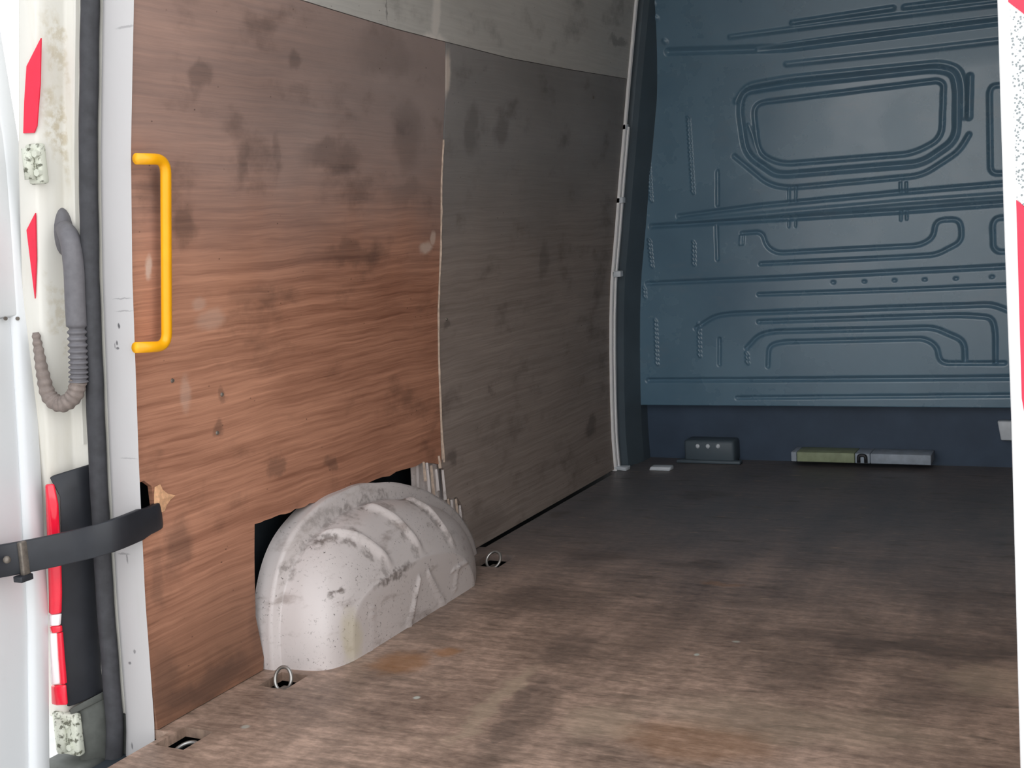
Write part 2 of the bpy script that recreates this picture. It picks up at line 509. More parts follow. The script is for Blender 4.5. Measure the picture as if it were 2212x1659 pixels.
fd = [fs(1180, 1290, .16, .16, .55), fs(1400, 1350, .22, .20, .45), fs(1330, 1420, .12, .25, .4), fs(1180, 1520, .05, .35, .5), fs(1080, 1620, .06, .2, .45),
      fs(1700, 1450, .14, .14, .5), fs(2050, 1500, .18, .16, .6), fs(1500, 1220, .12, .05, .55), fs(1280, 1200, .14, .06, .5),
      fs(1950, 1395, .45, .07, .9), fs(1240, 1395, .10, .14, .9), fs(1150, 1500, .035, .16, .8), fs(1075, 1590, .035, .12, .8), fs(1220, 1108, .05, .05, .7), fs(1520, 1070, .12, .10, .6), fs(1950, 1390, .35, .14, .55), fs(2100, 1290, .14, .08, .5), fs(1240, 1590, .10, .08, .4)]
base = n.mix(n.math('MULTIPLY', n.spots(fd, n.warp(.20, 7, 7)), .62), base, lin(70, 60, 55))
base = n.mix(n.spots([fs(865, 1432, .09, .09, .55), fs(960, 1408, .05, .04, .6), fs(1560, 1262, .08, .02, .3), fs(1500, 1600, .2, .12, .25)], n.warp(.10, 14, 5)), base, lin(150, 98, 44))
base = n.mix(n.spots([fs(1300, 1560, .10, .12, .35), fs(1085, 1500, .03, .22, .45), fs(1030, 1560, .03, .16, .4), fs(1700, 1560, .4, .12, .25), fs(2130, 1470, .10, .12, .35)], n.warp(.14, 12, 5)), base, lin(168, 150, 128))
base = n.mix(n.spots([fs(900, 1507, .010, .010, .9), fs(1505, 1414, .008, .010, .9), fs(1590, 1386, .012, .008, .6), fs(530, 1570, .012, .012, .5)], n.co), base, lin(186, 190, 180))
n.bump(n.math('ADD', gr, fine), .3, .003)
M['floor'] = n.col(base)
M['floor_edge'] = plain('raw_ply_edge', lin(110, 100, 84), .8, 0, .3, 60)

# ------------------------------------------------------------------ ground outside, load floor with cut-outs
bm = bmesh.new()
bmesh.ops.create_grid(bm, x_segments=4, y_segments=4, size=30)
for v in bm.verts:
    v.co.z = -.64
struct(from_bm('ground', bm, M['concrete']))

holes = [(-1.90, -1.853, 1.70, 1.905), (-1.90, -1.866, 3.44, 4.64), (-1.838, -1.757, 1.842, 1.938), (-1.832, -1.752, 2.190, 2.282), (-1.815, -1.715, 3.235, 3.37)]
FX0, FX1, FY0, FY1 = -1.90, .02, 1.792, 5.02
xs = sorted({FX0, FX1, *[h[0] for h in holes], *[h[1] for h in holes]})
ys = sorted({FY0, FY1, *[h[2] for h in holes], *[h[3] for h in holes]})


def solid(i, j):
    if not (0 <= i < len(xs) - 1 and 0 <= j < len(ys) - 1):
        return False
    x, y_ = (xs[i] + xs[i + 1]) / 2, (ys[j] + ys[j + 1]) / 2
    return not any(h[0] < x < h[1] and h[2] < y_ < h[3] for h in holes)


V, F = [], []
TH = .022


def q(*p):
    b = len(V); V.extend(p); F.append((b, b + 1, b + 2, b + 3))


for i in range(len(xs) - 1):
    for j in range(len(ys) - 1):
        if not solid(i, j):
            continue
        a, b, c, d = xs[i], xs[i + 1], ys[j], ys[j + 1]
        q((a, c, 0), (b, c, 0), (b, d, 0), (a, d, 0)); q((a, c, -TH), (a, d, -TH), (b, d, -TH), (b, c, -TH))
        if not solid(i - 1, j): q((a, c, 0), (a, d, 0), (a, d, -TH), (a, c, -TH))
        if not solid(i + 1, j): q((b, c, 0), (b, c, -TH), (b, d, -TH), (b, d, 0))
        if not solid(i, j - 1): q((a, c, 0), (a, c, -TH), (b, c, -TH), (b, c, 0))
        if not solid(i, j + 1): q((a, d, 0), (b, d, 0), (b, d, -TH), (a, d, -TH))
me = bpy.data.meshes.new('floor'); me.from_pydata(V, [], F)
bm = bmesh.new(); bm.from_mesh(me); bmesh.ops.remove_doubles(bm, verts=bm.verts, dist=1e-5); bmesh.ops.recalc_face_normals(bm, faces=bm.faces); bm.to_mesh(me); bm.free()
holes = holes[2:]
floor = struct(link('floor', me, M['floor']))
# steel pan under the boards, seen through the cut-outs
bm = bmesh.new(); bm_box(bm, (-2.02, 1.80, -.16), (.10, 5.05, -.075))
struct(from_bm('floor_pan', bm, M['void'], floor))

# ------------------------------------------------------------------ left body side: steel skin, ply sheets
def side_skin(name, sgn_off, y0, y1, zf, mat, z0=-.1, z1=2.22):
    plan = [(0, y0), (0, y1), (-.02 * sgn_off, y1), (-.02 * sgn_off, y0)]
    return ribbon_profile(name, plan, z0, z1, mat, None, 30, zf)


wl = struct(side_skin('wall_left', 1, 1.93, 5.02, lambda z: xw(z) - .11, M['void']))

W_ = lambda px, py: tuple(onwall(px, py)[1:3])
seam = [(3.234, .329), (3.226, .478), (3.217, .768), (3.205, 1.05), (3.192, 1.19), (3.190, 1.32), (3.188, 1.45), (3.172, 1.595)]
rnd = random.Random(3)


def jag(a, b, n, amp):
    out = []
    for k in range(n):
        t = k / n
        out.append((a[0] + (b[0] - a[0]) * t, a[1] + (b[1] - a[1]) * t + (rnd.uniform(-amp, amp) if k else 0)))
    return out


cutpx = [(570, 1420), (552, 1330), (550, 1232), (550, 1132), (619, 1116), (699, 1079), (798, 1046), (911, 1000)]
cut = [W_(*p) for p in cutpx]
hol = [W_(297, 1066), W_(318, 1052), W_(331, 1058), W_(331, 1108), W_(318, 1135), W_(300, 1128)]
# rear sheet
out = [(1.903, .002), (2.277, .002)] + cut[:4] + jag(cut[3], cut[5], 14, .003) + jag(cut[5], cut[7], 14, .004) + [cut[7], (3.18, .338)]
out += [(3.222, .325)] + seam[1:]
top = [(2.9, 1.600), (2.6, 1.612), (2.30, 1.625), (1.903, 1.640)]
out += top
# notch at the rear edge where the check strap passes
out += [(1.903, .555), (1.93, .558), (1.953, .540), (1.957, .49), (1.950, .452), (1.903, .445)]
struct_sheet = wall_sheet('plywood_sheet', out, M['ply_rear'], wl)
struct_sheet['label'] = 'red-brown worn plywood sheet behind the yellow handle'
# front sheet with the stepped, torn notch above the arch
ncut = [W_(*p) for p in [(1024, 1182), (1015, 1150), (1010, 1136), (1003, 1105), (997, 1089), (987, 1073), (976, 1078), (964, 1076), (961, 1045), (959, 1013), (950, 1008)]]
out = [(YP, .006)] + [(3.41, .004)] + ncut + [(s[0] + .006, s[1]) for s in seam[1:]][0:0]
out += [(3.240, .345)] + [(s[0] + .007, s[1]) for s in seam[1:]]
out += [(3.6, 1.588), (4.1, 1.594), (YP, 1.606)]
o = wall_sheet('plywood_sheet', out, M['ply_front'], wl)
o['label'] = 'darker grey-brown plywood sheet next to the bulkhead'
# upper board overlaps the top edge by its own thickness
out = [(1.903, 1.642), (2.30, 1.627), (2.6, 1.614), (2.9, 1.602), (3.172, 1.597), (3.6, 1.590), (4.1, 1.596), (YP, 1.608), (YP, 2.21), (1.903, 2.21)]
o = wall_sheet('upper_lining_board', out, M['ply_upper'], wl, off=.001)
o['label'] = 'grey upper lining board above the plywood'
# pale frayed edge along the joint between the two sheets
V, F = [], []
for k, (sy, sz) in enumerate(spline([(s[0] + .002, s[1], 0) for s in seam[:6]], 10) and [(p[0], p[1]) for p in spline([(s[0], s[1], 0) for s in seam[:6]], 10)]):
    wdt = (.0035 + .003 * rnd.random()) * (1 if sz < .7 else .7)
    V += [(xw(sz) - .004, sy - wdt + .004, sz), (xw(sz) + .003 + .002 * rnd.random(), sy + .004, sz), (xw(sz) - .004, sy + wdt + .004, sz)]
    if k:
        b = 3 * (k - 1); F += [(b, b + 1, b + 4, b + 3), (b + 1, b + 2, b + 5, b + 4)]
pyd('frayed_edge', V, F, M['splinter'], wl)
# torn patch of fresh wood beside the strap notch
ctr = onwall(352, 1080); V, F = [], []
ring = [(334, 1052), (346, 1046), (352, 1058), (362, 1066), (379, 1070), (368, 1080), (360, 1092), (356, 1104), (345, 1108), (336, 1112), (333, 1090), (333, 1070)]
V.append(onwall(345, 1080, .006))
for p in ring:
    V.append(onwall(*p, .0015))
F = [(0, i + 1, (i + 1) % len(ring) + 1) for i in range(len(ring))]
pyd('torn_patch', V, F, M['torn'], struct_sheet)
# screw heads in the sheets
def screw(px, py, par, r=.008):
    p = onwall(px, py, .001); bm = bmesh.new()
    bmesh.ops.create_cone(bm, cap_ends=True, segments=10, radius1=r, radius2=r * .6, depth=.004, matrix=Matrix.Translation(p) @ Matrix.Rotation(math.pi / 2, 4, 'Y'))
    return from_bm('screw_head', bm, M['dirty_steel'], par)
for p in [(480, 852), (373, 822), (470, 935), (965, 690), (1282, 210)]:
    screw(*p, struct_sheet if p[0] < 940 else o, .006)

# front lip of the lining: pale returned edge, clips, dark pillar behind
lip = struct(ribbon_profile('trim_1', [(-.012, YP + .001), (.010, YP + .001), (.012, YP + .012), (-.012, YP + .016)], 0.0, 2.12, M['seam_metal']))
rib2 = ribbon_profile('pillar_lip', [(.010, YP + .020), (.018, YP + .020), (.018, YP + .032), (.006, YP + .032)], .01, 1.42, M['seam_metal'], lip)
for px, py in [(1342, 275), (1335, 433), (1330, 592)]:
    p = at(px, py, 1, YP + .005); bm = bmesh.new()
    bm_box(bm, (p[0] - .014, p[1] - .004, p[2] - .012), (p[0] + .022, p[1] + .03, p[2] + .012))
    from_bm('retaining_clip', bm, M['clip'], lip, bevel=.003)
pil = struct(ribbon_profile('trim_2', [(-.11, YP + .048), (.012, YP + .07), (.030, YP + .09), (.055, YP + .22), (.055, YB + .15), (-.11, YB + .15)], -.02, 2.21, M['pillar'], None, 40))

# ------------------------------------------------------------------ front bulkhead: pressed steel with beads
BX0, BX1, BZ0, BZ1 = -1.92, .02, -.06, 2.21
nx, nz = 560, 650
gx = np.linspace(BX0, BX1, nx); gz = np.linspace(BZ0, BZ1, nz)
GX, GZ = np.meshgrid(gx, gz)
DEP = np.zeros_like(GX)                      # + is towards the load space


def zoom6(u, v): return (1280 + u * .42134, v * .42134)
def zoom7(u, v): return (1280 + u * .42134, 450 + v * .42134)


def plane(pts):
    return [(lambda p: (p[0], p[2]))(at(px, py, 1, YB)) for px, py in pts]


def dist_poly(pts):
    D = np.full(GX.shape, 9.0)
    for (ax, az), (bx, bz) in zip(pts[:-1], pts[1:]):
        dx, dz = bx - ax, bz - az; L = dx * dx + dz * dz + 1e-12
        t = np.clip(((GX - ax) * dx + (GZ - az) * dz) / L, 0, 1)
        D = np.minimum(D, np.hypot(GX - ax - t * dx, GZ - az - t * dz))
    return D


def bead(pts, w, h):
    """w half width in m, h depth (negative sinks into the sheet)"""
    global DEP
    D = dist_poly(plane(pts))
    if h < 0:
        s = np.clip(1 - D / (w * .80), 0, 1); s = s * (1.25 - .25 * s) * .9
    else:
        s = np.clip(1 - D / w, 0, 1); s = s * s * (3 - 2 * s) * .7
    DEP += h * s


def inside(pts):
    P = plane(pts); r = np.zeros(GX.shape, bool)
    for (ax, az), (bx, bz) in zip(P, P[1:] + P[:1]):
        c = (az > GZ) != (bz > GZ)
        r ^= c & (GX < (bx - ax) * (GZ - az) / (bz - az + 1e-12) + ax)
    return r


def rc(pts, closed=True, n=3):
    """soften the corners of a traced bead"""
    P = [np.array(p, float) for p in pts]; m = len(P); out = []
    for i in range(m):
        if not closed and i in (0, m - 1):
            out.append(tuple(P[i])); continue
        a, b = P[i - 1], P[(i + 1) % m]
        la, lb = np.linalg.norm(a - P[i]), np.linalg.norm(b - P[i]); r = min(n * 22.0, la * .48, lb * .48)
        p0, p1 = P[i] + (a - P[i]) / la * r, P[i] + (b - P[i]) / lb * r
        for k in range(6):
            t = k / 5; out.append(tuple((1 - t) ** 2 * p0 + 2 * t * (1 - t) * P[i] + t * t * p1))
    return out + [out[0]] if closed else out


z6 = lambda L: [zoom6(*p) for p in L]
z7 = lambda L: [zoom7(*p) for p in L]
ring_main = [(770, 470), (1000, 432), (1760, 350), (1850, 370), (1868, 450), (1866, 715), (1690, 838), (980, 896), (930, 890), (785, 790), (752, 560)]
ring_in = [(820, 530), (1770, 412), (1800, 430), (1790, 710), (1640, 788), (960, 842), (850, 785)]
ring_out = [(725, 800), (900, 945), (1000, 965), (1690, 900), (1880, 775), (1930, 690)]
bead(z6(rc(ring_main)), .020, -.016)
bead(z6(rc(ring_in)), .014, -.011)
bead(z6(rc(ring_out, False)), .014, -.011)
bead(z6([(1935, 390), (1930, 600)]), .018, -.012)
bead(z6(rc([(735, 520), (790, 438), (1000, 400), (1790, 322), (1880, 350), (1905, 430), (1905, 600)], False)), .016, .009)
bead(z6([(800, 640), (850, 770)]), .010, .006)
# waist rail: two grooves with a ridge between
bead(z6([(440, 1108), (850, 1055), (1590, 985), (2300, 925)]), .014, -.012)
bead(z6([(300, 1160), (1000, 1120), (1590, 1082), (2300, 1028)]), .016, -.015)
bead(z6([(440, 1140), (1000, 1088), (1590, 1036), (2300, 985)]), .016, .008)
for u, v0, v1 in [(1005, 955, 1035), (1040, 955, 1035), (1578, 935, 985), (1608, 935, 985), (1005, 1128, 1162), (1040, 1128, 1160), (1580, 1085, 1130), (1610, 1085, 1125)]:
    bead(z6([(u, v0), (u, v1)]), .007, -.007)
# right-hand partial pressings
bead(z6(rc([(2200, 425), (2050, 440), (2035, 470), (2040, 870), (2060, 890), (2300, 880)], False, 2)), .013, -.012)
bead(z6(rc([(2300, 1105), (2070, 1118), (2050, 1150), (2055, 1270), (2080, 1292), (2300, 1285)], False, 2)), .013, -.012)
# shallow U pressing
bead(z7(rc([(765, 128), (870, 120), (890, 195), (945, 230), (1680, 190), (1748, 150), (1758, 62), (1885, 55), (1895, 170), (1760, 240), (1590, 250), (860, 285)], False, 2)), .012, -.012)
bead(z7([(760, 140), (757, 185)]), .007, .008); bead(z7([(775, 140), (772, 185)]), .007, .008)
# plain horizontal beads
bead(z7([(280, 386), (1000, 355), (1590, 325), (2300, 290)]), .014, -.014)
bead(z7([(850, 442), (1590, 418), (2300, 388)]), .012, -.009)
for u, v in [(1230, 380), (1390, 376), (1545, 370), (1700, 366), (1860, 361), (2045, 352)]:
    bead(z7([(u, v), (u + 6, v)]), .011, -.006)
bead(z7(rc([(530, 615), (630, 550), (720, 540), (2050, 493), (2130, 525)], False, 2)), .014, -.013)
bead(z7(rc([(850, 582), (1900, 548), (2050, 560), (2066, 640), (2066, 792)], False, 3)), .013, -.012)
bead(z7(rc([(790, 715), (850, 650), (920, 633), (1750, 612), (1905, 680), (1910, 775)], False, 2)), .014, -.013)
bead(z7(rc([(898, 810), (902, 705), (970, 686), (1700, 668), (1765, 705), (1780, 795), (2110, 795)], False, 2)), .013, -.011)
bead(z7([(285, 882), (800, 880), (2300, 868)]), .015, -.015)
bead(z7([(740, 972), (2300, 958)]), .012, -.010)
# dashed ridges of the left-hand pillar zone
for L in [z6([(275, 655), (300, 1040)]), z6([(490, 600), (515, 1000)]), z7([(290, 160), (305, 310)]), z7([(518, 170), (518, 300)]), z7([(322, 570), (330, 810)]),
          z7([(545, 590), (548, 770)]), z7([(790, 740), (795, 805)]), z7([(265, 405), (268, 465)])]:
    (ax, ay), (bx, by) = L; kk = max(3, int((by - ay) / 9))
    for k in range(kk):
        t0, t1 = k / kk, (k + .62) / kk
        bead([(ax + (bx - ax) * t0 - 2, ay + (by - ay) * t0), (ax + (bx - ax) * t1 + 2, ay + (by - ay) * t1)], .008, .010)
bead(z6([(640, 880), (640, 1050)]), .012, -.010); bead(z6([(635, 1160), (640, 1330)]), .012, -.010); bead(z7([(650, 670), (650, 800)]), .012, -.010)
# cant rail ridges at the top
bead(z6([(1040, 125), (1550, 50)]), .015, .014); bead(z6([(1610, 45), (2300, -40)]), .015, .014)
bead(z6([(720, 195), (1300, 120), (2300, 0)]), .014, .010)
bead(z6([(400, 270), (1000, 250), (2300, 85)]), .022, -.014)
bead(z6([(850, 255), (1300, 190), (2300, 70)]), .012, .009)
bead(z6([(1000, 330), (1700, 255), (2300, 185)]), .016, .008)
for u, v in [(290, 175), (350, 100), (385, 215), (340, 30)]:
    bead(z6([(u, v), (u + 8, v + 6)]), .014, .008)
# upper part leans in; foot of the panel stands back
LEAN = np.clip((GZ - 1.52) / .6, 0, 1) ** 1.4 * .16
DEP += LEAN
zb = float(at(1800, 878, 1, YB)[2])
foot = np.clip((zb - GZ) / .012, 0, 1); foot = foot * foot * (3 - 2 * foot)
DEP -= .10 * foot
V = np.stack([GX.ravel(), (YB - DEP).ravel(), GZ.ravel()], 1)
idx = np.arange(nx * nz).reshape(nz, nx)
Fq = np.stack([idx[:-1, :-1], idx[:-1, 1:], idx[1:, 1:], idx[1:, :-1]], -1).reshape(-1, 4)
me = bpy.data.meshes.new('wall_front')
me.vertices.add(len(V)); me.vertices.foreach_set('co', V.ravel())
me.loops.add(Fq.size); me.loops.foreach_set('vertex_index', Fq.ravel().astype(np.int32))
me.polygons.add(len(Fq)); me.polygons.foreach_set('loop_start', np.arange(0, Fq.size, 4, dtype=np.int32))
me.polygons.foreach_set('loop_total', np.full(len(Fq), 4, np.int32))
me.polygons.foreach_set('use_smooth', np.ones(len(Fq), bool)); me.update(); me.validate()
bulk = struct(link('wall_front', me, M['bulk']))

bm = bmesh.new(); bm_box(bm, (-1.90, YB + .080, -.02), (.02, YB + .094, zb - .004))  # added sheet; its dark colour paints in the dimness of the foot
from_bm('foot_shade_panel', bm, M['foot_shade'], bulk)

# ------------------------------------------------------------------ right side, roof
xr = lambda z: .02 - (xw(z) + 1.883)
struct(ribbon_profile('wall_right', [(0, Y0 + .1), (0, 5.02), (.03, 5.02), (.03, Y0 + .1)], -.1, 2.22, M['ply_right'], None, 20, xr))
bm = bmesh.new(); bm_box(bm, (-1.78, 1.80, 2.20), (-.05, 5.04, 2.24))
roof = struct(from_bm('ceiling', bm, M['roof']))
for k in range(4):
    bm = bmesh.new(); yy = 2.3 + k * .7; bm_box(bm, (-1.72, yy, 2.15), (-.1, yy + .08, 2.205))
    from_bm('roof_bow', bm, M['roof'], roof, bevel=.015)

# ------------------------------------------------------------------ left rear pillar
PZ0, PZ1 = -.13, 2.12
def xp(z):            # outline of the pillar edge as it reads in the rear plane
    return float(np.interp(z, [-.3, -.09, 0.0, .3, .6, 1.0, 1.25, 1.42, 1.55, 1.9, 2.15], [-1.915, -1.904, -1.889, -1.876, -1.853, -1.816, -1.785, -1.757, -1.735, -1.69, -1.65]))
t3 = struct(ribbon_profile('trim_3', [(.0, Y0), (-.074, Y0 - .001), (-.090, Y0 + .006), (-.090, Y0 + .03), (-.030, Y0 + .03), (-.004, Y0 + .0028)], PZ0, PZ1, M['plank'], None, 60, xp, bevel=.0012))
t3['label'] = 'white painted edge board along the left rear opening'
jamb_plan = [(-.090, Y0 + .012), (-.200, Y0 + .012), (-.206, Y0 - .030), (-.214, Y0 - .050), (-.265, Y0 - .052), (-.275, Y0 - .035), (-.275, Y0 + .08), (-.09, Y0 + .08)]
t4 = struct(ribbon_profile('trim_4', jamb_plan, .02, PZ1, M['jamb'], None, 50, xp, bevel=.006))
t4['label'] = 'white rear pillar jamb with beige grime'
ribbon_profile('jamb_bead', [(-.158, Y0 + .014), (-.162, Y0 + .004), (-.168, Y0 + .004), (-.172, Y0 + .014)], .64, PZ1, M['jamb'], t4, 40, xp)
ribbon_profile('lower_jamb', [(-.090, Y0 + .012), (-.20, Y0 + .012), (-.206, Y0 + .02), (-.275, Y0 + .02), (-.275, Y0 + .08), (-.09, Y0 + .08)], PZ0, .02, M['bumper'], t4, 20, xp)
# outer body side beyond the pillar
struct(ribbon_profile('wall_outside', [(-.275, Y0 + .02), (-.28, 4.9), (-.26, 4.9), (-.255, Y0 + .02)], -.3, 2.12, M['white'], None, 30, xp))

seal_pts = []
V, F = [], []; ns = 10; nzz = 70
for i in range(nzz + 1):
    z = PZ0 - .05 + (2.10 - PZ0) * i / nzz
    for k in range(ns):
        an = 2 * math.pi * k / ns
        V.append((xp(z) - .1125 + .0195 * math.cos(an) + .0006 * math.sin(i * 1.3), Y0 - .006 + .019 * math.sin(an), z))
for i in range(nzz):
    for k in range(ns):
        F.append((i * ns + k, i * ns + (k + 1) % ns, (i + 1) * ns + (k + 1) % ns, (i + 1) * ns + k))
F += [tuple(range(ns))[::-1], tuple(nzz * ns + k for k in range(ns))]
seal = pyd('door_seal', V, F, M['rubber'], None, True)
tag(rebase(seal), 'black rubber weather seal running down beside the white edge board', 'seal')


# reflective tape on the pillar: slanted red pieces on white
def tape(name, quad, y_, mat, label, cat='tape', th=.003, group=None):
    P = [at(px, py, 1, y_) for px, py in quad]; bm = bmesh.new()
    a = [bm.verts.new(tuple(p)) for p in P]; b = [bm.verts.new((p[0], p[1] + th, p[2])) for p in P]
    bm.faces.new(a); bm.faces.new(b[::-1])
    for i in range(len(P)):
        bm.faces.new((a[i], b[i], b[(i + 1) % len(P)], a[(i + 1) % len(P)]))
    o_ = from_bm(name, bm, mat)
    return tag(rebase(o_), label, cat, group)


YT = Y0 - .055
tape('reflective_tape', [(88, 82), (86, 180), (79, 272), (73, 287), (50, 288), (52, 220), (57, 143)], YT, M['red_tape'], 'red reflective tape piece above the grimy hinge on left pillar')
tape('reflective_tape', [(76, 460), (78, 560), (75, 645), (66, 570), (57, 497)], YT, M['red_tape'], 'narrow red reflective tape piece below the grimy hinge on left pillar')


# ------------------------------------------------------------------ tail light
YL = Y0 - .075
L = lambda px, py, y_=YL: at(px, py, 1, y_)
tl = thing('tail_light', 'tall red tail light in a black housing on the left rear corner', 'tail light', L(120, 1530))


def strip(name, left, right, y_, mat, par, th=.03, bulge=.0, bev=.004, yr=None):
    """panel between two pixel edge lines, given depth"""
    bm = bmesh.new(); n_ = len(left); fr = []
    for a, b in zip(left, right):
        A, B = at(*a, 1, y_), at(*b, 1, yr or y_); Mid = (A + B) / 2
        row = [bm.verts.new(tuple(A)), bm.verts.new((Mid[0], Mid[1] - bulge, Mid[2])), bm.verts.new(tuple(B)),
               bm.verts.new((B[0], B[1] + th, B[2])), bm.verts.new((A[0], A[1] + th, A[2]))]
        fr.append(row)
    for r0, r1 in zip(fr[:-1], fr[1:]):
        for k in range(5):
            bm.faces.new((r0[k], r0[(k + 1) % 5], r1[(k + 1) % 5], r1[k]))
    bm.faces.new(fr[0][::-1]); bm.faces.new(fr[-1])
    return from_bm(name, bm, mat, par, bevel=bev)


strip('housing', [(104, 1030), (128, 1075), (130, 1200), (128, 1330), (132, 1450), (144, 1530)], [(192, 1003), (196, 1040), (202, 1200), (207, 1330), (213, 1450), (218, 1500)], YL + .006, M['black'], tl, .04, .0, yr=Y0 + .004)
strip('red_lens', [(97, 1046), (98, 1100), (102, 1200), (104, 1280), (104, 1326)], [(113, 1046), (122, 1090), (128, 1200), (130, 1280), (129, 1326)], YL - .004, M['red_lens'], tl, .008, .008)
strip('glint_bar', [(105, 1327), (106, 1350)], [(128, 1327), (126, 1352)], YL - .004, M['clear_lens'], tl, .008, .006, .002)  # pale bar standing in for a glint across the lens
strip('red_divider', [(106, 1352), (108, 1366)], [(129, 1353), (130, 1366)], YL - .004, M['red_lens'], tl, .008, .006, .002)
strip('reversing_lens', [(108, 1367), (108, 1420), (109, 1478)], [(121, 1367), (124, 1420), (128, 1478)], YL - .005, M['clear_lens'], tl, .008, .008)
strip('red_side_lens', [(122, 1367), (125, 1420), (129, 1478)], [(131, 1367), (135, 1420), (140, 1478)], YL - .003, M['red_lens'], tl, .008, .002, .002)
strip('red_reflector', [(109, 1480), (110, 1522)], [(139, 1480), (143, 1524)], YL - .004, M['red_lens'], tl, .008, .006)

# bumper end below
bm = bmesh.new()
a = L(120, 1638, Y0 - .05); b = L(272, 1640, Y0 - .05)
bm_box(bm, (a[0] - .02, Y0 - .075, -.40), (-2.038, Y0 + .02, a[2] + .002))
bp = from_bm('bumper_end', bm, M['bumper'], None, bevel=.012)
tag(rebase(bp), 'dark grey plastic bumper end beneath the left tail light', 'bumper')
strip_t = thing('step_bracket', 'grubby grey plastic corner piece between tail light and lower hinge', 'bracket', L(190, 1640, Y0 - .03))
strip('bracket_body', [(146, 1534), (170, 1570), (172, 1655)], [(220, 1496), (228, 1560), (240, 1655)], Y0 - .045, M['bumper'], strip_t, .04, .006, yr=Y0)
strip('bracket_rib', [(150, 1532), (152, 1546)], [(219, 1496), (221, 1512)], Y0 - .055, M['bumper'], strip_t, .03, .004, .002, yr=Y0 - .002)

# ------------------------------------------------------------------ left rear door, folded back to the side
XD = -2.08
de = [(2.10, 1.80), (1.57, 1.874), (1.28, 1.893), (1.10, 1.884), (.9, 1.871), (.65, 1.853), (.29, 1.825), (-.08, 1.775), (-.28, 1.76)]
dz = [p[0] for p in de][::-1]; dyv = [p[1] for p in de][::-1]
hy = lambda z: float(np.interp(z, dz, dyv))
DF = 1.06                                       # free edge of the door
dr = thing('van_door', 'open white left rear door of the van, seen at its hinge edge', 'door', (XD - .03, 1.45, -.28))
dr['kind'] = 'thing'


def door_slab(name, z0, z1, inset, xa, xb, mat, par, fy0=None, n_=24, bev=.006):
    V, F = [], []
    for i in range(n_ + 1):
        z = z0 + (z1 - z0) * i / n_
        h_ = hy(z) - inset
        f0 = fy0 if fy0 is not None else DF
        V += [(xa, f0, z), (xa, h_, z), (xb, h_, z), (xb, f0, z)]
    for i in range(n_):
        b = 4 * i
        for k in range(4):
            F.append((b + k, b + (k + 1) % 4, b + 4 + (k + 1) % 4, b + 4 + k))
    F += [(0, 1, 2, 3), tuple(4 * n_ + k for k in (3, 2, 1, 0))]
    o_ = pyd(name, V, F, mat, par)
    return add_bevel(o_, bev, 2, .5)


door_slab('outer_skin', -.28, 2.10, 0, XD - .055, XD - .020, M['door'], dr)
# raised rim around two recessed panels
def rim(name, zs_, w_, mat):
    V, F = [], []
    for i, z in enumerate(zs_):
        V += [(XD - .021, hy(z) - w_, z), (XD - .006, hy(z) - w_ + .004, z), (XD, hy(z) - w_ + .016, z), (XD, hy(z) - .008, z), (XD - .008, hy(z), z), (XD - .03, hy(z), z)]
    m = 6
    for i in range(len(zs_) - 1):
        for k in range(m):
            F.append((i * m + k, i * m + (k + 1) % m, (i + 1) * m + (k + 1) % m, (i + 1) * m + k))
    F += [tuple(range(m))[::-1], tuple((len(zs_) - 1) * m + k for k in range(m))]
    return pyd(name, V, F, mat, dr, True)
rim('hinge_rim', list(np.linspace(-.28, 2.10, 40)), .055, M['door'])
for nm, z0, z1 in (('lower_rail', -.28, -.16), ('top_rail', 2.0, 2.10)):
    door_slab(nm, z0, z1, .03, XD - .021, XD - .002, M['door'], dr, n_=4)
door_slab('inner_panel', -.16, .93, .052, XD - .022, XD - .013, M['door'], dr, n_=12, bev=.003)
door_slab('upper_panel', .93, 2.0, .030, XD - .022, XD - .003, M['door'], dr, n_=16, bev=.004)
for px in (12, 38):
    p = at(px, 688, 0, XD - .001); bm = bmesh.new()
    bmesh.ops.create_cone(bm, cap_ends=True, segments=8, radius1=.004, radius2=.004, depth=.004, matrix=Matrix.Translation(p) @ Matrix.Rotation(math.pi / 2, 4, 'Y'))
    from_bm('trim_plug', bm, M['dirty_steel'], dr)

# hinges
def hinge(px0, py0, px1, py1, label):
    y_ = Y0 - .060
    a = at(px0, py0, 1, y_); b = at(px1, py1, 1, y_)
    x0, x1, z1, z0 = a[0], b[0], a[2], b[2]
    t = bpy.data.objects.new('hinge', None); COL.objects.link(t); t.empty_display_size = .03
    t.parent = dr; t['label'] = label; t['_base'] = ((x0 + x1) / 2, y_, z0)
    t.location = Vector(t['_base']) - Vector(dr['_base'])
    bm = bmesh.new(); bm_box(bm, (x0, y_, z0), (x1, y_ + .02, z1)); from_bm('hinge_plate', bm, M['hinge'], t, bevel=.005)
    xm = (x0 + x1) / 2
    pts = [(xm - .006, y_ - .006, z0 + .01), (xm - .006, y_ - .006, z1 - .01)]
    tube('hinge_pin', pts, .012, M['hinge'], t, 12)
    for zz in (z0 + .022, z1 - .022):
        bm = bmesh.new()
        bmesh.ops.create_cone(bm, cap_ends=True, segments=6, radius1=.008, radius2=.008, depth=.010, matrix=Matrix.Translation((xm + .014, y_ - .003, zz)) @ Matrix.Rotation(math.pi / 2, 4, 'X'))
        from_bm('bolt', bm, M['hinge'], t)
    return t


hinge(52, 312, 92, 396, 'pale hinge spotted with black grime')
hinge(110, 1538, 172, 1636, 'dirty cream hinge under the tail light')

